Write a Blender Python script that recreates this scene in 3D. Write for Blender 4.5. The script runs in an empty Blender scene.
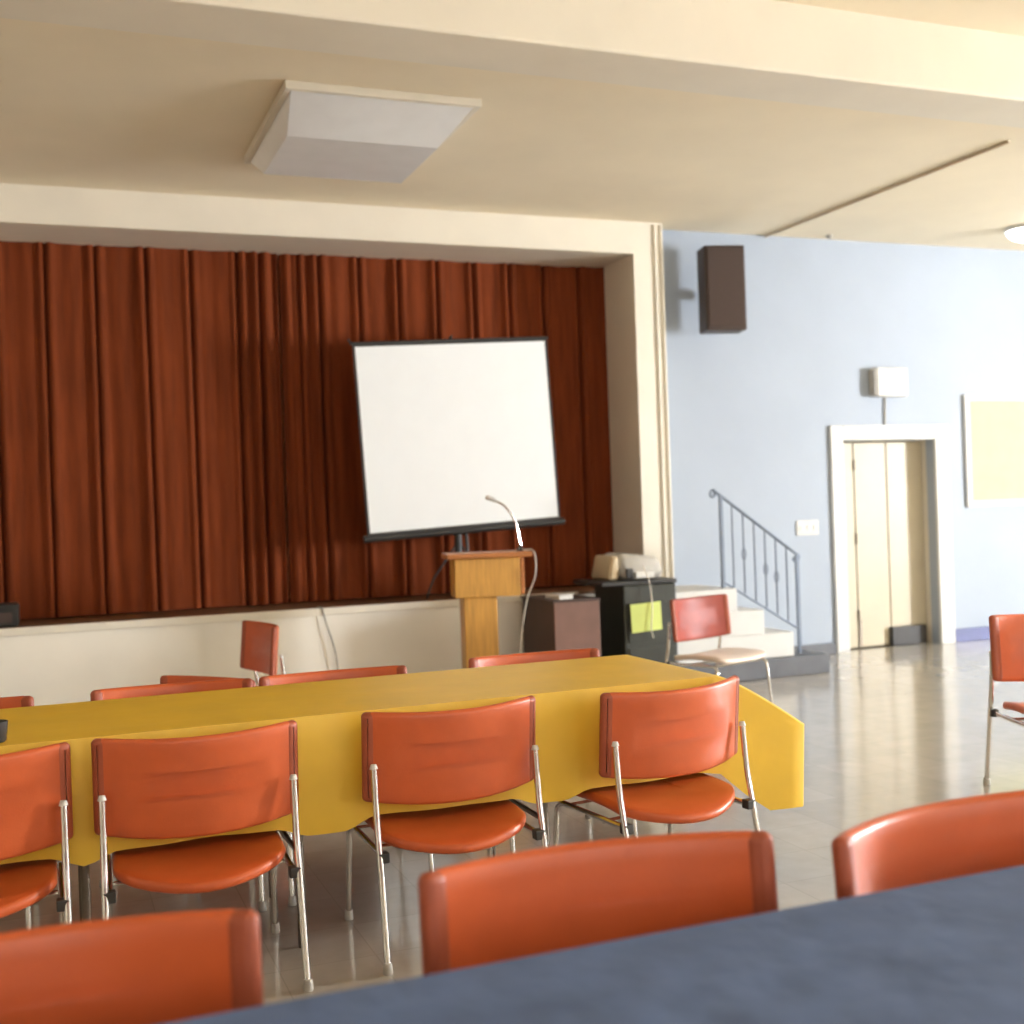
import bpy, bmesh, math, random
from mathutils import Vector, Matrix, Euler
random.seed(4)
PI = math.pi
S = bpy.context.scene
COL = S.collection

# ------------------------------------------------------------------ materials
def lin(c):
    return tuple(((v / 255) / 12.92) if v / 255 <= .04045 else ((v / 255 + .055) / 1.055) ** 2.4 for v in c)

def mat(name, col, rough=.5, metal=0., var=.08, scale=6., bump=0., bscale=60., spec=.5, coat=0., stretch=None, sheen=0.):
    m = bpy.data.materials.new(name); m.use_nodes = True
    nt = m.node_tree; b = nt.nodes['Principled BSDF']
    b.inputs['Roughness'].default_value = rough
    b.inputs['Metallic'].default_value = metal
    b.inputs['Specular IOR Level'].default_value = spec
    b.inputs['Coat Weight'].default_value = coat
    b.inputs['Coat Roughness'].default_value = .15
    b.inputs['Sheen Weight'].default_value = sheen
    tc = nt.nodes.new('ShaderNodeTexCoord')
    mp = nt.nodes.new('ShaderNodeMapping')
    nt.links.new(tc.outputs['Object'], mp.inputs['Vector'])
    if stretch: mp.inputs['Scale'].default_value = stretch
    n = nt.nodes.new('ShaderNodeTexNoise'); n.inputs['Scale'].default_value = scale
    n.inputs['Detail'].default_value = 4
    nt.links.new(mp.outputs[0], n.inputs['Vector'])
    r = nt.nodes.new('ShaderNodeValToRGB')
    r.color_ramp.elements[0].position = .3; r.color_ramp.elements[1].position = .7
    r.color_ramp.elements[0].color = tuple(max(0, c * (1 - var)) for c in col) + (1,)
    r.color_ramp.elements[1].color = tuple(min(1, c * (1 + var)) for c in col) + (1,)
    nt.links.new(n.outputs['Fac'], r.inputs['Fac'])
    nt.links.new(r.outputs['Color'], b.inputs['Base Color'])
    if bump:
        n2 = nt.nodes.new('ShaderNodeTexNoise'); n2.inputs['Scale'].default_value = bscale
        nt.links.new(mp.outputs[0], n2.inputs['Vector'])
        bp = nt.nodes.new('ShaderNodeBump'); bp.inputs['Strength'].default_value = bump
        bp.inputs['Distance'].default_value = .02
        nt.links.new(n2.outputs['Fac'], bp.inputs['Height'])
        nt.links.new(bp.outputs['Normal'], b.inputs['Normal'])
    return m

def emit(name, col, strength):
    m = bpy.data.materials.new(name); m.use_nodes = True
    nt = m.node_tree; b = nt.nodes['Principled BSDF']
    b.inputs['Base Color'].default_value = (.9, .9, .9, 1)
    b.inputs['Emission Color'].default_value = col + (1,)
    b.inputs['Emission Strength'].default_value = strength
    return m

def floor_mat():
    m = bpy.data.materials.new('vinyl_tile'); m.use_nodes = True
    nt = m.node_tree; b = nt.nodes['Principled BSDF']
    tc = nt.nodes.new('ShaderNodeTexCoord')
    br = nt.nodes.new('ShaderNodeTexBrick')
    br.offset = 0; br.inputs['Scale'].default_value = 1
    br.inputs['Brick Width'].default_value = .305; br.inputs['Row Height'].default_value = .305
    br.inputs['Mortar Size'].default_value = .0025
    br.inputs['Color1'].default_value = (.46, .425, .37, 1)
    br.inputs['Color2'].default_value = (.51, .47, .41, 1)
    br.inputs['Mortar'].default_value = (.42, .385, .335, 1)
    nt.links.new(tc.outputs['Object'], br.inputs['Vector'])
    n = nt.nodes.new('ShaderNodeTexNoise'); n.inputs['Scale'].default_value = 9; n.inputs['Detail'].default_value = 6
    nt.links.new(tc.outputs['Object'], n.inputs['Vector'])
    mx = nt.nodes.new('ShaderNodeMixRGB'); mx.blend_type = 'MULTIPLY'; mx.inputs[0].default_value = .25
    nt.links.new(br.outputs['Color'], mx.inputs[1]); nt.links.new(n.outputs['Fac'], mx.inputs[2])
    nt.links.new(mx.outputs[0], b.inputs['Base Color'])
    b.inputs['Roughness'].default_value = .15
    b.inputs['Specular IOR Level'].default_value = .6
    b.inputs['Coat Weight'].default_value = .35; b.inputs['Coat Roughness'].default_value = .1
    n3 = nt.nodes.new('ShaderNodeTexNoise'); n3.inputs['Scale'].default_value = 3
    nt.links.new(tc.outputs['Object'], n3.inputs['Vector'])
    bp = nt.nodes.new('ShaderNodeBump'); bp.inputs['Strength'].default_value = .05; bp.inputs['Distance'].default_value = .02
    nt.links.new(n3.outputs['Fac'], bp.inputs['Height']); nt.links.new(bp.outputs['Normal'], b.inputs['Normal'])
    return m

M = dict(
    floor=floor_mat(),
    ceil=mat('ceiling_paint', (.80, .71, .54), .75, var=.03, scale=2),
    cream=mat('cream_paint', (.74, .69, .585), .5, var=.03, scale=3),
    apron=mat('apron_paint', (.84, .80, .71), .5, var=.03, scale=3),
    blue=mat('blue_wall_paint', (.355, .405, .48), .55, var=.03, scale=2, bump=.04, bscale=30, spec=.3),
    wallwarm=mat('warm_wall_paint', (.62, .55, .44), .6, var=.03, scale=2),
    white=mat('white_paint', (.62, .62, .60), .6, var=.02),
    door=mat('door_paint', (.50, .44, .32), .45, var=.04, scale=3),
    dark=mat('dark_rubber', (.035, .032, .03), .55),
    bluebase=mat('blue_baseboard', (.055, .065, .20), .4),
    stagefloor=mat('stage_boards', (.16, .08, .035), .45, var=.3, scale=4, stretch=(8, .5, 1)),
    curtain=mat('rust_velvet', (.155, .032, .008), .9, var=.22, scale=3, stretch=(7, 7, .6), spec=.15),
    orange=mat('orange_vinyl', (.53, .098, .024), .36, var=.05, scale=14, bump=.05, bscale=220),
    orange_dk=mat('orange_edge', (.33, .07, .028), .5, var=.06),
    red=mat('worn_red_vinyl', (.30, .045, .025), .5, var=.1, scale=14, bump=.05, bscale=220),
    pale=mat('seat_glare_vinyl', (.74, .62, .52), .35, var=.05),  # window glare on the red chair's seat, put into its base colour
    chrome=mat('chrome_tube', (.72, .71, .69), .16, 1., var=.03),
    yellow=mat('yellow_cloth', (.72, .455, .032), .45, var=.05, scale=5, bump=.12, bscale=9),
    bluecloth=mat('blue_cloth', (.092, .140, .27), .65, spec=.3, var=.13, scale=9, bump=.25, bscale=14),
    wood=mat('honey_wood', (.58, .30, .055), .4, var=.16, scale=5, stretch=(9, 9, .8)),
    wood_dk=mat('reddish_wood', (.45, .16, .035), .4, var=.15, scale=5, stretch=(.8, 9, 9)),
    tabletop=mat('table_laminate', (.35, .26, .17), .5),
    legmetal=mat('table_leg_metal', (.16, .13, .10), .4, .6),
    screen=mat('screen_fabric', (.80, .83, .85), .8, var=.01),
    black=mat('black_matte', (.022, .021, .02), .45),
    speaker=mat('speaker_cabinet', (.045, .026, .02), .5, var=.2),
    grille=mat('speaker_grille', (.06, .038, .03), .8, var=.3, scale=160),
    iron=mat('grey_iron', (.16, .19, .24), .4, .5),
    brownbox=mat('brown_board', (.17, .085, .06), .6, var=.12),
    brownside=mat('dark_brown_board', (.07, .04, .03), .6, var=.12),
    cabinet=mat('black_green_cabinet', (.03, .034, .027), .4, var=.3),
    greyplast=mat('grey_plastic', (.40, .38, .34), .45, var=.12, scale=12),
    seam=mat('ceiling_seam', (.64, .55, .41), .6),
    tan=mat('tan_plastic', (.46, .36, .22), .5),
    note=mat('yellow_green_paper', (.62, .70, .20), .7, var=.05),
    cord_w=mat('white_cord', (.7, .68, .62), .5),
    cord_d=mat('dark_cord', (.10, .09, .08), .5),
    board=mat('pale_yellow_board', (.54, .56, .32), .75, var=.04),
    plate=mat('ivory_plate', (.60, .59, .55), .5),
    diffuser=mat('acrylic_diffuser', (.78, .79, .80), .25, var=.03),
    step_dk=mat('dark_grey_step', (.10, .105, .12), .5, var=.15),
    winlit=emit('daylit_glass', (.95, .97, 1.0), 195.),
    winrear=emit('daylit_rear_glass', (1.0, .97, .92), 4.2),
    lamp=emit('lamp_globe', (1., .98, .94), 8.),
)

# ------------------------------------------------------------------ mesh helpers
def obj(name, bm, m, parent=None, smooth=False, loc=None, rot=None):
    me = bpy.data.meshes.new(name)
    bmesh.ops.recalc_face_normals(bm, faces=bm.faces[:])
    if smooth:
        for f in bm.faces: f.smooth = True
    bm.to_mesh(me); bm.free()
    if smooth:
        try: me.set_sharp_from_angle(angle=math.radians(40))
        except Exception: pass
    for mm in (m if isinstance(m, (list, tuple)) else [m]): me.materials.append(mm)
    o = bpy.data.objects.new(name, me); COL.objects.link(o)
    if parent: o.parent = parent
    if loc: o.location = loc
    if rot: o.rotation_euler = rot
    return o

def thing(name, label, cat, loc=(0, 0, 0), rz=0, group=None):
    o = bpy.data.objects.new(name, None); COL.objects.link(o)
    o.location = loc; o.rotation_euler = (0, 0, rz); o.empty_display_size = .1
    return tag(o, label, cat, group)

def tag(o, label, cat, group=None):
    o['label'] = label; o['category'] = cat
    if group: o['group'] = group
    return o

def struct(name, bm, m, parent=None, smooth=False):
    o = obj(name, bm, m, parent, smooth)
    if not parent: o['kind'] = 'structure'
    return o

def BM(): return bmesh.new()

def box(bm, x0, x1, y0, y1, z0, z1, bev=0., mi=0, seg=2):
    r = bmesh.ops.create_cube(bm, size=1)
    vs = r['verts']
    for v in vs:
        v.co = Vector(((x0 + x1) / 2 + v.co.x * (x1 - x0), (y0 + y1) / 2 + v.co.y * (y1 - y0), (z0 + z1) / 2 + v.co.z * (z1 - z0)))
    es = list({e for v in vs for e in v.link_edges})
    fs = list({f for v in vs for f in v.link_faces})
    for f in fs: f.material_index = mi
    if bev:
        bmesh.ops.bevel(bm, geom=es, offset=bev, segments=seg, profile=.5, affect='EDGES')
    return bm

def B(x0, x1, y0, y1, z0, z1, bev=0.): return box(BM(), x0, x1, y0, y1, z0, z1, bev)

def tube(bm, pts, r, n=10, cap=True):
    pts = [Vector(p) for p in pts]
    rings = []
    prev = None
    for i, p in enumerate(pts):
        if i == 0: d = pts[1] - p
        elif i == len(pts) - 1: d = p - pts[i - 1]
        else: d = (pts[i + 1] - p).normalized() + (p - pts[i - 1]).normalized()
        d.normalize()
        if prev is None:
            a = Vector((1, 0, 0)) if abs(d.x) < .8 else Vector((0, 1, 0))
            u = d.cross(a).normalized()
        else:
            u = (prev - d * prev.dot(d)).normalized()
        prev = u; w = d.cross(u)
        rr = r[i] if isinstance(r, (list, tuple)) else r
        rings.append([bm.verts.new(p + (u * math.cos(2 * PI * k / n) + w * math.sin(2 * PI * k / n)) * rr) for k in range(n)])
    for a, b in zip(rings, rings[1:]):
        for k in range(n):
            bm.faces.new((a[k], a[(k + 1) % n], b[(k + 1) % n], b[k]))
    if cap:
        bm.faces.new(rings[0][::-1]); bm.faces.new(rings[-1])
    return bm

def arc(pts, k=6, rad=.04):
    """polyline with rounded corners"""
    pts = [Vector(p) for p in pts]; out = [pts[0]]
    for a, p, b in zip(pts, pts[1:], pts[2:]):
        u = (a - p); w = (b - p); d = min(rad, u.length * .45, w.length * .45)
        A = p + u.normalized() * d; C = p + w.normalized() * d
        for i in range(k + 1):
            t = i / k
            out.append(A * (1 - t) ** 2 + p * 2 * t * (1 - t) + C * t * t)
    out.append(pts[-1]); return out

def bez(pts, n=20):
    """smooth Catmull-Rom through points"""
    P = [Vector(p) for p in pts]; P = [P[0] * 2 - P[1]] + P + [P[-1] * 2 - P[-2]]
    out = []
    for i in range(1, len(P) - 2):
        for k in range(n):
            t = k / n
            a, b, c, d = P[i - 1], P[i], P[i + 1], P[i + 2]
            out.append(.5 * ((2 * b) + (c - a) * t + (2 * a - 5 * b + 4 * c - d) * t * t + (3 * b - a - 3 * c + d) * t ** 3))
    out.append(P[-2]); return out

def lathe(bm, prof, cx, cy, n=28):
    rings = []
    for r, z in prof:
        rings.append([bm.verts.new((cx + r * math.cos(2 * PI * k / n), cy + r * math.sin(2 * PI * k / n), z)) for k in range(n)])
    for a, b in zip(rings, rings[1:]):
        for k in range(n): bm.faces.new((a[k], a[(k + 1) % n], b[(k + 1) % n], b[k]))
    bm.faces.new(rings[0][::-1]); bm.faces.new(rings[-1])
    return bm

def shell(bm, f, nu, nv, th, side=1):
    """closed shell over the parametric surface f(u,v)->Vector, u,v in 0..1, thickened along its normal"""
    P = [[f(i / nu, j / nv) for j in range(nv + 1)] for i in range(nu + 1)]
    def nrm(i, j):
        a = P[min(i + 1, nu)][j] - P[max(i - 1, 0)][j]; b = P[i][min(j + 1, nv)] - P[i][max(j - 1, 0)]
        c = a.cross(b); return c.normalized() if c.length > 1e-9 else Vector((0, 0, 1))
    A = [[bm.verts.new(P[i][j]) for j in range(nv + 1)] for i in range(nu + 1)]
    Bv = [[bm.verts.new(P[i][j] + nrm(i, j) * th * side) for j in range(nv + 1)] for i in range(nu + 1)]
    for i in range(nu):
        for j in range(nv):
            bm.faces.new((A[i][j], A[i + 1][j], A[i + 1][j + 1], A[i][j + 1]))
            bm.faces.new((Bv[i][j], Bv[i][j + 1], Bv[i + 1][j + 1], Bv[i + 1][j]))
    for i in range(nu):
        bm.faces.new((A[i][0], Bv[i][0], Bv[i + 1][0], A[i + 1][0]))
        bm.faces.new((A[i][nv], A[i + 1][nv], Bv[i + 1][nv], Bv[i][nv]))
    for j in range(nv):
        bm.faces.new((A[0][j], A[0][j + 1], Bv[0][j + 1], Bv[0][j]))
        bm.faces.new((A[nu][j], Bv[nu][j], Bv[nu][j + 1], A[nu][j + 1]))
    return bm

def pad(bm, W, H, rc, surf, th, nb=3, corner=6, side_n=10):
    """upholstered pad: rounded rectangle W x H (centred), rounded rim, on the surface surf(x,y)->(point, normal)"""
    def outline(ins):
        w, h, r = W / 2 - ins, H / 2 - ins, max(rc - ins, .004)
        pts = []
        for cx, cy, a0 in ((w - r, h - r, 0), (-w + r, h - r, PI / 2), (-w + r, -h + r, PI), (w - r, -h + r, 1.5 * PI)):
            for k in range(corner + 1):
                a = a0 + PI / 2 * k / corner
                pts.append((cx + r * math.cos(a), cy + r * math.sin(a)))
        # subdivide the long sides
        out = []
        for i, p in enumerate(pts):
            q = pts[(i + 1) % len(pts)]
            out.append(p)
            L = math.hypot(q[0] - p[0], q[1] - p[1])
            if (i + 1) % (corner + 1) == 0:
                for k in range(1, side_n): out.append((p[0] + (q[0] - p[0]) * k / side_n, p[1] + (q[1] - p[1]) * k / side_n))
        return out
    rim = th / 2
    prof = []
    for k in range(nb + 1):
        a = PI / 2 * k / nb
        prof.append((rim * (1 - math.sin(a)), -rim * math.cos(a)))
    levels = [(prof[k][0], prof[k][1]) for k in range(nb + 1)] + [(prof[nb - 1 - k][0], -prof[nb - 1 - k][1]) for k in range(nb)]
    inner = [rim + (min(W, H) / 2 - rim - .002) * f for f in (.2, .45, .7)]
    seq = [(i, -rim) for i in inner[::-1]] + levels + [(i, rim) for i in inner]
    rings = []
    for ins, off in seq:
        ring = []
        for x, y in outline(ins):
            p, n = surf(x, y); ring.append(bm.verts.new(p + n * off))
        rings.append(ring)
    n = len(rings[0])
    for a, b in zip(rings, rings[1:]):
        for k in range(n):
            bm.faces.new((a[k], a[(k + 1) % n], b[(k + 1) % n], b[k]))
    bm.faces.new(rings[0]); bm.faces.new(rings[-1])
    return bm

def children(o): return [c for c in bpy.data.objects if c.parent == o]

def dup(root, loc, rz, label, group=None, scale=1., swap=None):
    r = root.copy(); COL.objects.link(r); r.location = loc; r.rotation_euler = (0, 0, rz); r.scale = (scale,) * 3
    r['label'] = label
    if group: r['group'] = group
    for ch in children(root):
        c = ch.copy(); COL.objects.link(c); c.parent = r
        if swap and ch.name.split('.')[0] in swap:
            c.data = ch.data.copy(); c.data.materials[0] = swap[ch.name.split('.')[0]]
        for g in children(ch):
            d = g.copy(); COL.objects.link(d); d.parent = c
    return r

# ------------------------------------------------------------------ the room
WY, PYF, CZ, SZ = 8.75, 8.55, 3.67, .71        # blue wall, proscenium face, ceiling, stage floor
XL, XR, YB = -3.6, 14.0, -3.6
OX0, OX1, OZ = -1.06, 4.47, 3.41               # stage opening
CUR = 9.14                                     # curtain line

struct('floor', B(XL - .1, XR + .1, YB - .1, 9.9, -.1, 0), M['floor'])
struct('ceiling', B(XL - .1, XR + .1, YB - .1, 9.9, CZ, CZ + .1), M['ceil'])
struct('wall_left', B(XL - .1, XL, YB, 9.9, 0, CZ), M['wallwarm'])

# blue wall with the doorway cut out of it
DX0, DX1, DZ = 6.585, 7.60, 1.885
bm = BM()
box(bm, OX1 + .27, DX0, WY, WY + .1, 0, CZ); box(bm, DX1, XR, WY, WY + .1, 0, CZ); box(bm, DX0, DX1, WY, WY + .1, DZ, CZ)
struct('wall_back', bm, M['blue'])
bm = BM(); box(bm, XL, OX0 - .27, WY, WY + .1, 0, CZ)
struct('wall_back_left', bm, M['wallwarm'])
bm = BM(); box(bm, XL, XR, 9.75, 9.85, 0, CZ)
struct('wall_backstage', bm, M['wallwarm'])

# proscenium: flat cream face, deep reveal, thin mouldings
bm = BM()
box(bm, OX0 - .27, OX1 + .27, PYF, 9.3, OZ, CZ - .001)
box(bm, OX1, OX1 + .27, PYF, 9.3, SZ, OZ); box(bm, OX0 - .27, OX0, PYF, 9.3, SZ, OZ)
struct('trim_1', bm, M['cream'])
bm = BM()
for x in (OX1 + .185, OX1 + .245): box(bm, x, x + .02, PYF - .018, PYF, SZ + .02, OZ + .24, .004)
box(bm, OX1 + .27, OX1 + .31, WY - .03, WY, SZ, CZ - .01, .004)
struct('trim_2', bm, M['cream'])
# stage platform
bm = BM(); box(bm, OX0 - .27, OX1 + .27, PYF, 9.7, 0, SZ - .02)
struct('wall_stage_front', bm, M['apron'])
struct('floor_stage', B(OX0 - .27, OX1 + .27, PYF - .012, 9.7, SZ - .02, SZ, .004), M['stagefloor'])
bm = BM(); box(bm, OX0 - .27, OX1 - .6, PYF - .022, PYF - .013, SZ - .05, SZ + .004, .003)
struct('trim_3', bm, M['cream'])

# ceiling beam
bm = BM(); box(bm, XL, XR, 4.59, 4.95, 3.345, CZ + .02, .012)
struct('beam', bm, M['cream'])

# door: casing, reveal, two leaves
bm = BM()
box(bm, DX0 - .135, DX0, WY - .03, WY, 0, DZ + .135, .006); box(bm, DX1, DX1 + .16, WY - .03, WY, 0, DZ + .135, .006)
box(bm, DX0, DX1, WY - .03, WY, DZ, DZ + .135, .006)
struct('trim_4', bm, M['white'])
bm = BM()
box(bm, DX0 - .04, DX0, WY + .1, WY + .32, 0, DZ + .04); box(bm, DX1, DX1 + .04, WY + .1, WY + .32, 0, DZ + .04)
box(bm, DX0, DX1, WY + .1, WY + .32, DZ, DZ + .04)
struct('trim_5', bm, M['cream'])
d = bpy.data.objects.new('door_1', None); COL.objects.link(d); d.location = (DX0, WY + .16, 0); d['kind'] = 'structure'
SM = 7.19 - DX0
obj('side_panel', B(.002, .235, 0.0, .04, .012, DZ - .012, .004), M['door'], d)
obj('door_leaf', B(.248, SM - .006, .0, .045, .012, DZ - .012, .004), M['door'], d)
obj('door_leaf', B(SM + .006, DX1 - DX0 - .004, .0, .045, .012, DZ - .012, .004), M['door'], d)
bm = BM()
for z in (.25, .95, 1.62): tube(bm, [(.2415, -.008, z), (.2415, -.008, z + .1)], .009, 8)
obj('hinge', bm, M['legmetal'], d, True)
kp = obj('kick_plate', B(SM - .03, DX1 - DX0 - .05, -.055, -.002, .0, .175, .008), M['dark'], d)
obj('bottom_bolt', B(.236, .268, -.012, -.001, .02, .26, .003), M['legmetal'], d)

# baseboards
struct('baseboard_right', B(DX1 + .165, XR, WY - .022, WY, 0, .125, .005), M['bluebase'])
struct('baseboard_back', B(5.76, DX0 - .14, WY - .022, WY, 0, .10, .005), M['step_dk'])

# right and rear walls with daylit windows (outside the picture; they light the room)
def window_wall(name, axis, pos, a0, a1, wins, z0, z1, mwall, mglass, inward, n0):
    bm = BM()
    cuts = [a0] + [v for w in wins for v in w] + [a1]
    def bx(bm, p, q, zz0, zz1, d0, d1):
        if axis == 'x': box(bm, min(d0, d1), max(d0, d1), p, q, zz0, zz1)
        else: box(bm, p, q, min(d0, d1), max(d0, d1), zz0, zz1)
    out = pos - inward * .14
    for i in range(0, len(cuts), 2): bx(bm, cuts[i], cuts[i + 1], 0, CZ, pos, out)
    for w in wins:
        bx(bm, w[0], w[1], 0, z0, pos, out); bx(bm, w[0], w[1], z1, CZ, pos, out)
    struct(name, bm, mwall)
    for i, w in enumerate(wins):
        fr = BM(); m0, m1 = pos - inward * .05, pos - inward * .09
        for (p, q, zz0, zz1) in ((w[0], w[0] + .05, z0, z1), (w[1] - .05, w[1], z0, z1), (w[0], w[1], z0, z0 + .05), (w[0], w[1], z1 - .05, z1),
                                 ((w[0] + w[1]) / 2 - .02, (w[0] + w[1]) / 2 + .02, z0, z1), (w[0], w[1], (z0 + z1) / 2 - .02, (z0 + z1) / 2 + .02)):
            bx(fr, p, q, zz0, zz1, m0, m1)
        wo = struct('window_%d' % (n0 + i), fr, M['white'])
        g = BM(); bx(g, w[0] + .02, w[1] - .02, z0 + .02, z1 - .02, pos - inward * .07, pos - inward * .08)
        obj('pane', g, mglass, wo)

window_wall('wall_right', 'x', XR, YB, 9.8, [(1.5, 2.9)], 1.0, 2.9, M['blue'], M['winlit'], -1, 1)
window_wall('wall_rear', 'y', YB, XL, XR, [(-1.5, .1), (1.2, 2.8), (3.9, 5.5), (6.6, 8.2)], 1.1, 3.0, M['wallwarm'], M['winrear'], 1, 2)

# thin seam/conduit across the ceiling
bm = BM(); tube(bm, [(5.85, WY - .02, CZ - .012), (5.895, 5.98, CZ - .012)], .012, 8)
tag(obj('ceiling_conduit', bm, M['seam'], None, True), 'thin straight conduit running along the ceiling toward the blue wall', 'conduit')

# ------------------------------------------------------------------ curtains
def curtain(name, x0, x1, seams, label, bunch):
    z0, z1 = SZ + .012, OZ + .35
    bm = BM(); nx = int((x1 - x0) / .006); nz = 14
    rnd = random.Random(int(x0 * 100))
    ph = [rnd.uniform(0, 6) for _ in range(8)]
    def off(x, t):
        # distance to the nearest sewn pleat
        d = min(abs(x - s) for s in seams)
        y = .045 * math.exp(-(d / .012) ** 2) - .022 * math.exp(-((d - .035) / .022) ** 2)
        y += .005 * math.sin(x * 21 + ph[0] + .8 * (1 - t)) * (.3 + .9 * (1 - t)) + .004 * math.sin(x * 41 + ph[1] + .6 * t)
        y += .012 * math.sin(x * 8.3 + ph[2] + .5 * (1 - t))
        b = math.exp(-((x - bunch) / .22) ** 2)
        y += b * .02 * math.sin(x * 66 + ph[3])
        return y
    def f(u, v):
        x = x0 + (x1 - x0) * u; t = v
        xx = x + .012 * math.sin(x * 5 + ph[4]) * (1 - t)
        return Vector((xx, CUR + off(x, t), z0 + (z1 - z0) * t))
    shell(bm, f, nx, nz, .008)
    return tag(obj(name, bm, M['curtain'], None, True), label, 'curtain', None)
c1 = curtain('stage_curtain', -1.3, 1.70, [-1.0, -.66, -.31, .037, .376, .724, 1.047, 1.40, 1.56], 'rust red pleated stage curtain with no screen in front of it', 1.62)
c2 = curtain('stage_curtain', 1.718, 4.75, [1.86, 2.018, 2.336, 2.662, 2.979, 3.296, 3.603, 3.92, 4.24, 4.5], 'rust red pleated stage curtain hanging behind the white projection screen', 1.80)

# ------------------------------------------------------------------ projection screen on its tripod
scx, scy, scz = 2.972, 8.66, 1.972
t = thing('projection_screen', 'white projection screen with black border on a tripod in front of curtain', 'screen', (scx, scy, SZ))
tilt = Matrix.Translation((0, 0, scz - SZ)) @ Matrix.Rotation(-math.radians(2.7), 4, 'Y')
def T(bm): bmesh.ops.transform(bm, matrix=tilt, verts=bm.verts[:]); return bm
w, hh = .770, .698
obj('screen_surface', T(B(-w, w, -.004, .0, -hh, hh)), M['screen'], t)
bm = BM()
box(bm, -w - .018, -w, -.005, .001, -hh - .02, hh + .02); box(bm, w, w + .018, -.005, .001, -hh - .02, hh + .02)
box(bm, -w, w, -.005, .001, hh, hh + .02); box(bm, -w, w, -.005, .001, -hh - .02, -hh)
obj('border', T(bm), M['black'], t)
bm = BM(); tube(bm, [(-w - .03, 0, hh + .026), (w + .03, 0, hh + .026)], .012, 10); tube(bm, [(-w - .03, .0, hh + .026), (-w - .045, 0, hh + .06)], .008, 8)
obj('top_bar', T(bm), M['black'], t, True)
bm = BM(); tube(bm, [(-w - .05, .0, -hh - .042), (w + .05, .0, -hh - .042)], .027, 14)
obj('roller_case', T(bm), M['black'], t, True)
bm = BM(); tube(bm, [(0, .035, -hh - .42), (0, .035, hh + .06)], .013, 10); tube(bm, [(0, .035, hh + .055), (0, -.002, hh + .06)], .009, 8)
obj('pole', T(bm), M['black'], t, True)
bm = BM(); tube(bm, [(-.03, .035, .22), (-.03, .035, .55)], .03, 12); obj('collar', bm, M['black'], t, True)
for a in (200, 320, 80):
    bm = BM(); ca, sa = math.cos(math.radians(a)), math.sin(math.radians(a))
    k = .30 if a != 80 else .27
    tube(bm, arc([(-.03 + ca * .03, .035 + sa * .02, .40), (-.03 + ca * k * .8, .035 + sa * k * .35, .16), (-.03 + ca * k, .035 + sa * k * .35, .009)], 5, .08), .009, 8)
    obj('leg', bm, M['black'], t, True)

# dark monitor sitting on the stage
bm = BM(); box(bm, -.30, .30, 0, .30, 0, .15, .02)
for v in bm.verts:
    if v.co.z > .1: v.co.y += .07 * (1 if v.co.y < .15 else 0)
t = thing('stage_monitor', 'small dark monitor speaker sitting on the stage edge before the curtain', 'speaker', (-.51, 8.62, SZ + .001))
obj('cabinet', bm, M['black'], t, True)
bm = BM(); box(bm, -.26, .26, .004, .012, .03, .1); obj('grille', bm, M['grille'], t)

# ------------------------------------------------------------------ lectern
LX, LY = 2.78, 7.60
t = thing('lectern', 'honey coloured wooden lectern standing before the white stage front', 'lectern', (LX, LY, 0), math.radians(-12))
obj('base', B(-.27, .27, .02, .45, 0, .05, .008), M['wood'], t)
obj('column', B(-.17, .06, .03, .22, .05, .79, .006), M['wood'], t)
obj('column_side', B(-.168, .058, .222, .30, .05, .79, .004), M['wood_dk'], t)
obj('front_box', B(-.232, .222, .0, .26, .79, 1.055, .006), M['wood'], t)
obj('side_panel', B(.223, .25, .0, .27, .80, 1.05, .004), M['wood_dk'], t)
bm = B(-.285, .305, -.03, .32, 1.056, 1.092, .008)
obj('top', bm, M['wood_dk'], t)
# gooseneck microphone
t = thing('gooseneck_microphone', 'gooseneck microphone rising from the wooden lectern top', 'microphone', (LX + .265, LY + .06, 1.0925))
bm = BM(); lathe(bm, [(.03, 0), (.03, .012), (.012, .02), (.012, .04)], 0, 0, 16); obj('base', bm, M['black'], t, True)
pts = bez([(0, 0, .03), (-.02, 0, .16), (-.055, 0, .25), (-.11, 0, .32), (-.18, 0, .355)], 10)
bm = BM(); tube(bm, pts, .008, 8); obj('gooseneck', bm, M['chrome'], t, True)
bm = BM(); tube(bm, [(-.17, 0, .352), (-.19, 0, .362), (-.235, 0, .378), (-.243, 0, .381)], [.010, .015, .016, .008], 10); obj('capsule', bm, M['greyplast'], t, True)
# microphone cord
bm = BM(); tube(bm, bez([(3.055, 7.63, 1.10), (3.105, 7.56, 1.085), (3.085, 7.50, .93), (3.05, 7.585, .75), (2.99, 7.58, .45), (3.0, 7.57, .15), (3.06, 7.5, .006), (3.25, 7.55, .006)], 10), .0045, 6)
tag(obj('microphone_cord', bm, M['cord_w'], None, True), 'thin cord hanging down beside the wooden lectern', 'cord')
# thin cable over the stage front
bm = BM(); tube(bm, bez([(1.80, 8.60, SZ + .006), (1.82, 8.53, SZ + .008), (1.85, 8.52, .6), (1.905, 8.515, .40), (1.93, 8.515, .2), (1.97, 8.49, .005), (2.2, 8.4, .005)], 10), .0045, 6)
tag(obj('stage_cable', bm, M['cord_d'], None, True), 'thin dark cable hanging over the bare white stage front', 'cable')

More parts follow.
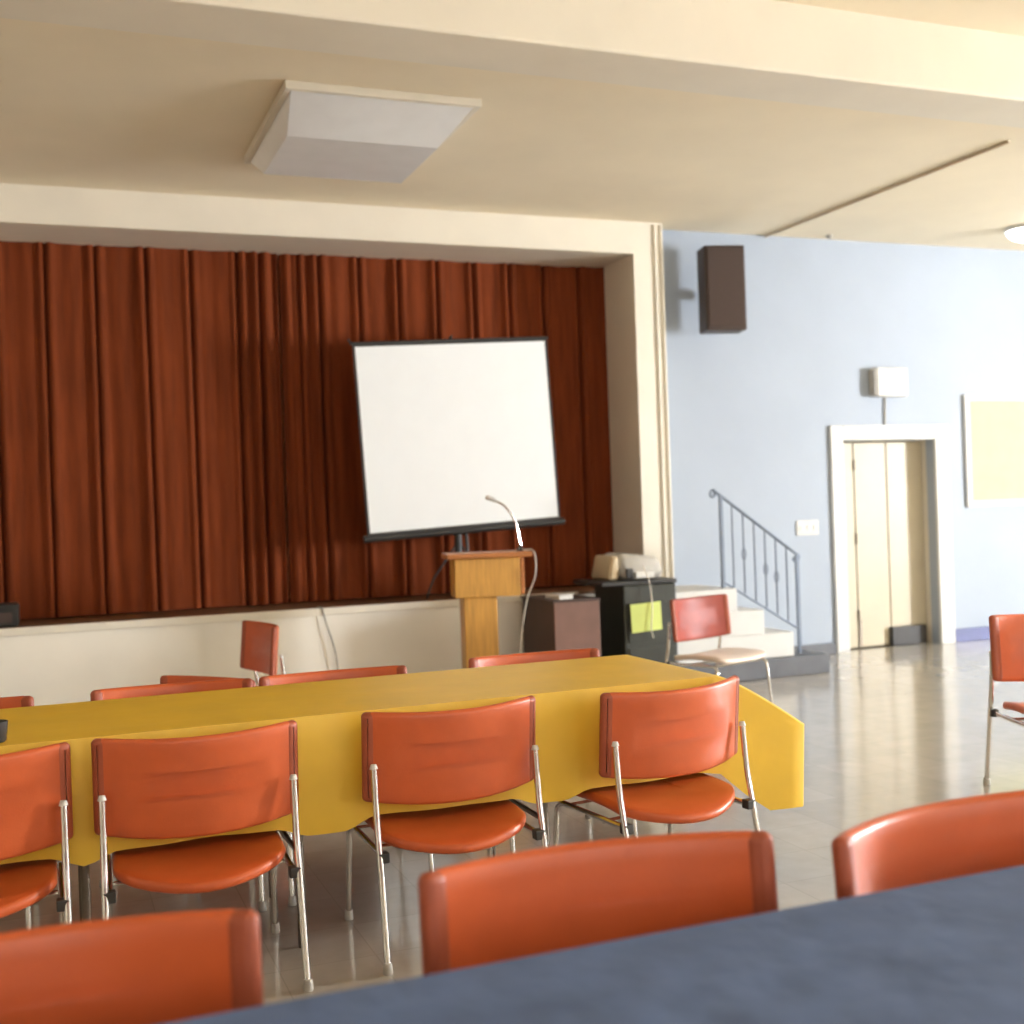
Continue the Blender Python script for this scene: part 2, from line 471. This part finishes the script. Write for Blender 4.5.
# ------------------------------------------------------------------ boxes right of the lectern
t = thing('brown_crate', 'low brown wooden box against the stage, beside the black cabinet', 'box', (3.345, 7.80, 0))
obj('front_panel', B(.0, .36, .0, .018, .0, .70, .004), M['brownbox'], t)
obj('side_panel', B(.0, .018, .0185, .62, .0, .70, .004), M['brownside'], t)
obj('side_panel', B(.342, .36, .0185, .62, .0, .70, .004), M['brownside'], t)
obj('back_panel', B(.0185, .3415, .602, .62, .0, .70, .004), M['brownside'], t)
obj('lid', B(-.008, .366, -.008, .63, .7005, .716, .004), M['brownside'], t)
bm = BM(); box(bm, -.06, .06, -.10, .10, 0, .035, .006)
tag(obj('paper_stack', bm, M['plate'], None, loc=(3.45, 7.95, .7165), rot=(0, 0, .15)), 'small white stack of papers on the low brown box', 'paper')

t = thing('black_cabinet', 'black equipment cabinet with a yellow green sheet on its front', 'cabinet', (3.90, 7.80, 0))
obj('body', B(0, .44, 0, .50, .03, .79, .012), M['cabinet'], t)
obj('top', B(-.17, .45, .0, .52, .791, .825, .008), M['black'], t)
bm = BM(); box(bm, .02, .42, .02, .48, 0, .03); obj('plinth', bm, M['black'], t)
for z in (.66, .33): obj('drawer', B(.03, .41, -.012, -.0005, z - .29, z, .004), M['cabinet'], t)
bm = BM(); shell(bm, lambda u, v: Vector((-.125 + .25 * u, -.004 * math.sin(u * 3) - .006 * v, -.105 + .21 * v)), 8, 6, .002)
o = obj('paper_note', bm, M['note'], None, loc=(4.065, 7.772, .555), rot=(0, math.radians(-3), 0))
tag(o, 'yellow green paper sheet stuck on the front of the black cabinet', 'paper')

t = thing('equipment_case', 'grey rounded machine with tan end sitting on the black cabinet', 'machine', (3.82, 7.86, .8255))
bm = BM(); box(bm, .10, .46, 0, .34, .0, .20, .06, seg=4)
for v in bm.verts:
    if v.co.z > .1: v.co.z -= .05 * max(0, (v.co.x - .3)) / .16; v.co.y += .03
obj('housing', bm, M['greyplast'], t, True)
bm = BM(); box(bm, .0, .0985, .02, .33, .0, .185, .03, seg=3)
for v in bm.verts:
    if v.co.z > .1: v.co.x += .03 * (1 - v.co.x / .1)
obj('end_cover', bm, M['tan'], t, True)
bm = BM(); box(bm, .2, .36, -.03, .0, .012, .06, .01); obj('front_tray', bm, M['plate'], t)
bm = BM(); box(bm, .13, .19, -.02, .0, .01, .09, .01); obj('latch', bm, M['black'], t)
bm = BM(); tube(bm, bez([(4.09, 7.84, .93), (4.085, 7.80, .89), (4.10, 7.765, .80), (4.105, 7.745, .62), (4.09, 7.745, .48), (4.11, 7.75, .40)], 10), .0045, 6)
tag(obj('hanging_cord', bm, M['cord_w'], None, True), 'pale cord dangling from grey machine over the yellow green sheet', 'cord')

# ------------------------------------------------------------------ steps and handrail
t = thing('stage_steps', 'white steps with a dark bottom tread leading up to the stage', 'steps', (4.36, 7.90, 0))
obj('bottom_step', B(0, 1.36, -.06, .64, 0, .15, .008), M['step_dk'], t)
obj('step', B(0, 1.07, 0, .64, .151, .34, .006), M['white'], t)
obj('step', B(0, .805, 0, .64, .341, .53, .006), M['white'], t)
obj('landing', B(0, .565, 0, .64, .531, SZ, .006), M['white'], t)

t = thing('handrail', 'grey wrought iron handrail rising beside the white steps', 'railing', (0, 7.99, 0))
r_top0, r_top1 = Vector((4.80, 0, 1.475)), Vector((5.53, 0, .955))
def rail_z(x): return r_top0.z + (r_top1.z - r_top0.z) * (x - r_top0.x) / (r_top1.x - r_top0.x)
def scroll(c, s, r=.035):
    return [c + Vector((s * (r * (1 - k / 16) * math.sin(k * .42)), 0, -r + r * (1 - k / 16) * math.cos(k * .42))) for k in range(15)]
bm = BM()
tube(bm, [r_top0, r_top1], .013, 8)
tube(bm, scroll(r_top0, -1), .010, 8); tube(bm, scroll(r_top1, 1, .045), .010, 8)
obj('top_rail', bm, M['iron'], t, True)
bx0, bx1 = 4.862, 5.545
bm = BM(); tube(bm, [(bx0, 0, .762), (bx1, 0, .345)], .009, 8); obj('bottom_rail', bm, M['iron'], t, True)
def bot_z(x): return .762 + (.345 - .762) * (x - bx0) / (bx1 - bx0)
for x, zb in ((4.862, SZ + .001), (5.545, .151)):
    bm = BM(); box(bm, x - .012, x + .012, -.012, .012, zb, rail_z(x) - .005)
    obj('post', bm, M['iron'], t)
for k in range(6):
    x = bx0 + (bx1 - bx0) * (k + 1) / 7
    bm = BM(); zt, zb = rail_z(x) - .004, bot_z(x) + .002
    tube(bm, [(x, 0, zb), (x, 0, zt)], .0065, 6)
    if k in (1, 3, 4):
        zc = (zt + zb) / 2
        for s in (-1, 1):
            tube(bm, [Vector((x + s * (.018 * math.sin(a)), 0, zc + s * .0 + .045 * math.cos(a))) for a in [PI * j / 8 for j in range(9)]], .0045, 6)
    obj('baluster', bm, M['iron'], t, True)

# ------------------------------------------------------------------ things on the blue wall
t = thing('wall_speaker', 'dark loudspeaker mounted high on the blue wall in the corner', 'speaker', (5.20, 8.42, 2.77), math.radians(-14))
bm = BM(); box(bm, -.17, .17, -.12, .10, 0, .69, .012)
obj('cabinet', bm, M['speaker'], t)
bm = BM(); box(bm, -.15, .15, -.132, -.1205, .03, .66, .004); obj('grille', bm, M['grille'], t)
bm = BM(); box(bm, -.04, .04, .1005, .23, .3, .38); obj('bracket', bm, M['black'], t)

t = thing('wall_light_box', 'white box fixed to the blue wall just above the doorway', 'light box', (7.085, WY - .001, 2.27))
obj('housing', B(-.17, .17, -.10, 0, 0, .26, .012), M['plate'], t)
obj('side_cap', B(-.19, -.171, -.09, -.005, .02, .24, .004), M['greyplast'], t)
bm = BM(); tube(bm, [(-.02, -.012, -.001), (-.03, -.012, -.245)], .008, 8); obj('conduit', bm, M['greyplast'], t, True)

t = thing('switch_plate', 'ivory switch plate on the blue wall beside the door casing', 'switch', (6.19, WY - .001, 1.06))
obj('plate', B(-.115, .115, -.01, 0, 0, .13, .004), M['plate'], t)
for x in (-.07, 0, .07): obj('toggle', B(x - .012, x + .012, -.018, -.0105, .05, .085, .003), M['white'], t)

t = thing('notice_board', 'pale yellow notice board in a white frame on the blue wall', 'board', (7.955, WY - .001, 1.245))
bm = BM(); BWd, BH = 1.35, 1.05
box(bm, 0, .06, -.03, 0, 0, BH, .005); box(bm, BWd - .06, BWd, -.03, 0, 0, BH, .005)
box(bm, .06, BWd - .06, -.03, 0, 0, .06, .005); box(bm, .06, BWd - .06, -.03, 0, BH - .06, BH, .005)
obj('frame', bm, M['white'], t)
obj('panel', B(.06, BWd - .06, -.014, -.001, .06, BH - .06), M['board'], t)

# ceiling fixtures
def ceiling_light(loc, label, m):
    t = thing('ceiling_light', label, 'ceiling light', loc)
    W, D = 1.09, 1.40
    bm = BM(); box(bm, 0, W, 0, .035, -.045, 0, .004); box(bm, 0, W, D - .035, D, -.045, 0, .004)
    box(bm, 0, .035, .035, D - .035, -.045, 0, .004); box(bm, W - .035, W, .035, D - .035, -.045, 0, .004)
    obj('frame', bm, M['cream'], t)
    bm = BM()
    lo = [(.037, .037), (W - .037, .037), (W - .037, D - .037), (.037, D - .037)]
    a = [bm.verts.new((x, y, -.043)) for x, y in lo]
    b = [bm.verts.new((x, y, -.135)) for x, y in ((.10, .50), (W - .10, .50), (W - .10, D - .12), (.10, D - .12))]
    c = [bm.verts.new((x, y, -.02)) for x, y in lo]
    for k in range(4):
        bm.faces.new((a[k], a[(k + 1) % 4], b[(k + 1) % 4], b[k])); bm.faces.new((c[k], c[(k + 1) % 4], a[(k + 1) % 4], a[k]))
    bm.faces.new(b); bm.faces.new(c[::-1])
    obj('diffuser', bm, m, t)
    return t
ceiling_light((1.225, 6.17, CZ - .001), 'large unlit square ceiling light with framed diffuser above the hall', M['diffuser'])
t = thing('ceiling_lamp', 'bright round lamp on the ceiling near the blue wall', 'ceiling light', (8.02, 7.95, CZ - .001))
bm = BM(); lathe(bm, [(.20, -.03), (.20, 0)], 0, 0, 32); obj('rim', bm, M['white'], t, True)
bm = BM(); lathe(bm, [(.02, -.115), (.08, -.11), (.14, -.085), (.175, -.05), (.18, -.031)], 0, 0, 32); obj('globe', bm, M['lamp'], t, True)
bm = BM(); lathe(bm, [(.012, -.03), (.03, -.02), (.03, 0)], 0, 0, 16)
tag(obj('ceiling_fitting', bm, M['greyplast'], None, True, loc=(6.42, 8.6, CZ - .001)), 'tiny grey fitting on the ceiling above the blue wall', 'fitting')

# ------------------------------------------------------------------ chairs
def back_surf(x, y):      # x across, y up from the panel centre
    def P(x, y):
        zz = .632 + y; q = (x / .288) ** 2
        yy = -.315 + .085 * q - .09 * (zz - .485) + .022
        dz = -.018 * (1 - q) * (1 if y < 0 else .5) * min(1, abs(y) / .1)
        return Vector((x, yy, zz + dz))
    p = P(x, y); e = .004
    n = (P(x + e, y) - P(x - e, y)).cross(P(x, y + e) - P(x, y - e)).normalized()
    return p, n
def seat_surf(x, y):
    def P(x, y):
        z = .392 - .010 * (1 - (x / .25) ** 2)
        k = min(1, max(0, (.05 - y) / .32))           # towards the rear edge
        z -= .042 * k * k * (1 - .6 * (x / .25) ** 2)
        z -= .05 * max(0, (y - .16) / .11) ** 2 * .4
        yy = y - .115 + .12 * k * (x / .25) ** 2
        return Vector((x, yy, z))
    p = P(x, y); e = .004
    n = (P(x + e, y) - P(x - e, y)).cross(P(x, y + e) - P(x, y - e)).normalized()
    return p, n

def make_chair(label, group):
    t = thing('stacking_chair', label, 'chair', group=group)
    bm = BM(); pad(bm, .582, .288, .032, back_surf, .026); obj('backrest', bm, M['orange'], t, True)
    for s in (-1, 1):
        bm = BM(); pad(bm, .042, .286, .016, lambda x, y: back_surf(x + s * .274, y), .032, side_n=8); obj('side_trim', bm, M['orange_dk'], t, True)
    bm = BM(); pad(bm, .50, .54, .06, seat_surf, .034); obj('seat', bm, M['orange'], t, True)
    for s in (-1, 1):
        bm = BM()
        tube(bm, arc([(s * .278, -.375, .012), (s * .274, -.318, .33), (s * .2735, -.288, .46), (s * .273, -.276, .602)], 6, .06), .0105, 10)
        o = obj('leg', bm, M['chrome'], t, True)
        bm = BM(); lathe(bm, [(.014, 0), (.016, .004), (.014, .03), (.0112, .034)], s * .2785, -.376, 12); obj('foot_cap', bm, M['greyplast'], o, True)
        bm = BM(); tube(bm, [(s * .273, -.276, .602), (s * .273, -.275, .616)], [.0135, .009], 10); obj('tip', bm, M['plate'], o, True)
        bm = BM()
        tube(bm, arc([(s * .262, .155, .012), (s * .258, .12, .342), (s * .260, -.290, .335)], 8, .05), .010, 10)
        o = obj('leg', bm, M['chrome'], t, True)
        bm = BM(); lathe(bm, [(.014, 0), (.016, .004), (.014, .03), (.0108, .034)], s * .262, .1555, 12); obj('foot_cap', bm, M['greyplast'], o, True)
        bm = BM(); box(bm, min(s * .245, s * .279), max(s * .245, s * .279), -.325, -.29, .318, .350, .004); obj('bracket', bm, M['dark'], t)
    for y, z in ((.06, .335), (-.17, .328)):
        bm = BM(); tube(bm, [(-.258, y, z), (.258, y, z)], .008, 8); obj('stretcher', bm, M['chrome'], t, True)
    return t

G1, G2, G3 = 'orange chairs along the near side of the yellow table', 'orange chairs along the far side of the yellow table', 'orange chairs drawn up to the blue table'
chair = make_chair('orange chair at yellow table whose far left side is cut off, beside its near edge', G1)
chair['label'] = 'orange chair back-on at the yellow table, cut off by the photo\'s left edge'
chair.location = (-.262, 3.86, 0)
R = math.radians
dup(chair, (.394, 3.86, 0), R(-1.5), 'orange chair back-on at yellow table, whole back visible, dark shadow on its seat', G1)
dup(chair, (1.180, 3.87, 0), R(1), 'orange chair back-on at yellow table, in line with the wooden lectern', G1)
dup(chair, (1.935, 3.83, 0), R(9), 'orange chair turned slightly, back-on at the right-hand end of yellow table', G1)
# far side of the yellow table: only the tops of the backs show
dup(chair, (-.37, 4.43, 0), R(180), 'orange chair top across the yellow table, at the photo\'s left edge', G2)
dup(chair, (.405, 4.42, 0), R(177), 'orange chair top across yellow table, second from the left', G2)
dup(chair, (.45, 5.15, 0), R(130), 'orange chair top farther back and turned, between two others beyond the yellow table', G2, .91)
dup(chair, (1.03, 4.41, 0), R(179), 'orange chair top across yellow table, left of the lectern under the cable', G2)
dup(chair, (1.90, 4.44, 0), R(178), 'orange chair top across yellow table, in front of lectern and brown box', G2)
# near row at the blue table
dup(chair, (-.045, 1.525, 0), R(180), 'orange chair at blue table\'s far side, in the photo\'s lower left corner', G3, 1.06)
dup(chair, (.820, 1.545, 0), R(175), 'large orange chair back at the middle of the blue table', G3, 1.06)
dup(chair, (1.560, 1.465, 0), R(187), 'orange chair with glare at the right-hand end of the blue table', G3, 1.06)
# loose chairs
def red(label, loc, rz, sc=1., swap=None):
    o = dup(chair, loc, rz, label, None, sc, swap)
    if 'group' in o: del o['group']
    return o
red('single orange chair seen edge-on in front of the bare white stage front', (.88, 6.92, 0), R(98))
red('brownish red chair with painted glare on its seat standing before the white steps', (4.13, 6.76, 0), R(199), .97, {'backrest': M['red'], 'seat': M['pale']})
red('lone chair on open floor near the notice board, cut by right edge', (4.225, 3.96, 0), R(157), 1.06)

# ------------------------------------------------------------------ tables and cloths
def table(label, x0, x1, y0, y1, H, legs):
    t = thing('folding_table', label, 'table', ((x0 + x1) / 2, (y0 + y1) / 2, 0))
    hx, hy = (x1 - x0) / 2, (y1 - y0) / 2
    obj('tabletop', B(-hx, hx, -hy, hy, H - .035, H, .006), M['tabletop'], t)
    for lx in legs:
        lx -= (x0 + x1) / 2
        for s in (-1, 1):
            bm = BM(); tube(bm, arc([(lx, s * (hy - .09), .0), (lx, s * (hy - .09), H - .08), (lx, s * (hy - .16), H - .036)], 5, .05), .014, 10)
            obj('leg', bm, M['legmetal'], t, True)
        bm = BM(); tube(bm, [(lx, -(hy - .09), .30), (lx, hy - .09, .30)], .010, 8); obj('crossbar', bm, M['legmetal'], t, True)
    return t

def cloth(name, x0, x1, y0, y1, z, hem, flare, label, m, seed=1, nr=16, amp=.010):
    """tablecloth: top plus a skirt; hem(side,s)->hem height, flare(p,side)->0..1 how far the end sticks out"""
    rnd = random.Random(seed); ph = [rnd.uniform(0, 6) for _ in range(8)]
    pts = []; st = .03; rc = .02
    def add(p, n): pts.append((Vector(p), Vector(n)))
    def line(a, b, n):
        L = (Vector(b) - Vector(a)).length; k = max(2, int(L / st))
        for i in range(k): add(Vector(a).lerp(Vector(b), i / k), n)
    def cor(c, a0):
        for i in range(6):
            a = a0 + PI / 2 * i / 6; n = (math.cos(a), math.sin(a)); add((c[0] + rc * n[0], c[1] + rc * n[1]), n)
    line((x0 + rc, y0), (x1 - rc, y0), (0, -1)); cor((x1 - rc, y0 + rc), -PI / 2)
    line((x1, y0 + rc), (x1, y1 - rc), (1, 0)); cor((x1 - rc, y1 - rc), 0)
    line((x1 - rc, y1), (x0 + rc, y1), (0, 1)); cor((x0 + rc, y1 - rc), PI / 2)
    line((x0, y1 - rc), (x0, y0 + rc), (-1, 0)); cor((x0 + rc, y0 + rc), PI)
    bm = BM(); rings = []
    N = len(pts)
    cx, cy = (x0 + x1) / 2, (y0 + y1) / 2
    for ins in (.10, .03):
        rings.append([bm.verts.new((min(max(p.x, x0 + ins), x1 - ins), min(max(p.y, y0 + ins), y1 - ins), z)) for p, n in pts])
    for k in range(nr + 1):
        tt = k / nr; ring = []
        for i, (p, n) in enumerate(pts):
            hz = hem(p, n); fl = flare(p, n)
            s = p.x * 1.0 + p.y * 1.3
            f = amp * tt * (math.sin(s * 11 + ph[1]) + .6 * math.sin(s * 23 + ph[2]))
            o0 = .006 * math.sin(min(1, tt * 6) * PI / 2) + .006 + f + .010 * tt
            z0 = z - .004 * min(1, tt * 6) - (z - hz) * tt
            dx = 0
            if fl > 0:
                # the overhang stands off stiffly before it drops
                if tt < .5: o1 = .36 * (tt / .5); z1 = z - .21 * (tt / .5) ** 1.2
                else: o1 = .36 - .02 * (tt - .5) * 2 + f; z1 = z - .21 - (z - .21 - hz) * (tt - .5) * 2
                o0 = o0 * (1 - fl * abs(n.x)); dx = o1 * fl; z0 = z0 * (1 - fl) + z1 * fl
            ring.append(bm.verts.new((p.x + n.x * o0 + dx, p.y + n.y * o0, z0)))
        rings.append(ring)
    for a, b in zip(rings, rings[1:]):
        for k in range(N): bm.faces.new((a[k], a[(k + 1) % N], b[(k + 1) % N], b[k]))
    bm.faces.new(rings[0])
    bmesh.ops.remove_doubles(bm, verts=bm.verts[:], dist=.0004)
    return tag(obj(name, bm, m, None, True), label, 'tablecloth')

TH = .757
table('long folding table hidden under the yellow tablecloth', -.62, 2.24, 3.745, 4.475, TH, (.066, .718, 1.58))
SEATS = [-.262, .394, 1.18, 1.94]
def sm(t): t = min(1, max(0, t)); return t * t * (3 - 2 * t)
def hem_y(p, n):
    if n.y < -.5:
        h = .392
        for c in SEATS: h = max(h, .392 + .033 * (1 - sm((abs(p.x - c) - .23) / .11)))
        return h - (h - .25) * sm((p.x - 2.09) / .08)
    if n.y > .5: return .46 - .21 * flare_y(p, n)
    return .25 if n.x > 0 else .40
def flare_y(p, n):
    if n.x > .3: return 1.
    return sm((p.x - (2.245 - .23)) / .21) if abs(n.y) > .5 else 0
cloth('tablecloth', -.62, 2.245, 3.74, 4.48, TH + .004, hem_y, flare_y, 'yellow tablecloth with a flared end on the long table by the chairs', M['yellow'], 3)

table('table under the blue cloth at the bottom of the photo', -.75, 2.05, .84, 1.555, TH, (-.60, 1.95))
cloth('tablecloth', -.75, 2.05, .835, 1.56, TH + .004, lambda p, n: .53, lambda p, n: 0, 'dark blue tablecloth across the bottom of the photo', M['bluecloth'], 5)

# dark cup at the end of the yellow table
t = thing('cup', 'small dark cup on the yellow tablecloth at photo\'s left edge', 'cup', (-.168, 3.80, TH + .006))
bm = BM(); lathe(bm, [(.026, 0), (.03, .004), (.036, .06), (.033, .06), (.028, .012), (.01, .010)], 0, 0, 20); obj('body', bm, M['dark'], t, True)

# ------------------------------------------------------------------ camera
F, yaw, pit, rol = 1185.77, math.radians(21.3367), math.radians(-.2507), math.radians(-2.0144)
f = Vector((math.sin(yaw) * math.cos(pit), math.cos(yaw) * math.cos(pit), math.sin(pit)))
rt = Vector((math.cos(yaw), -math.sin(yaw), 0)); up = rt.cross(f)
rt2 = rt * math.cos(rol) + up * math.sin(rol); up2 = -rt * math.sin(rol) + up * math.cos(rol)
cam = bpy.data.cameras.new('camera'); co = bpy.data.objects.new('camera', cam); COL.objects.link(co)
mw = Matrix.Identity(4)
for i in range(3): mw[i][0] = rt2[i]; mw[i][1] = up2[i]; mw[i][2] = -f[i]
mw[0][3], mw[1][3], mw[2][3] = 0, 0, 1.4
co.matrix_world = mw
cam.sensor_width = 36; cam.lens = F / 1024 * 36; cam.clip_start = .05
cam.dof.use_dof = True; cam.dof.focus_distance = 3.9; cam.dof.aperture_fstop = 2.3
S.camera = co

# ------------------------------------------------------------------ world, view
wd = bpy.data.worlds.new('world'); S.world = wd; wd.use_nodes = True
wd.node_tree.nodes['Background'].inputs[0].default_value = (.8, .88, 1, 1); wd.node_tree.nodes['Background'].inputs[1].default_value = .3
S.view_settings.view_transform = 'Standard'; S.view_settings.look = 'None'
S.view_settings.exposure = 0.45; S.view_settings.gamma = 1.0
S.view_settings.use_curve_mapping = False
S.cycles.use_denoising = True
S.cycles.max_bounces = 10; S.cycles.diffuse_bounces = 6
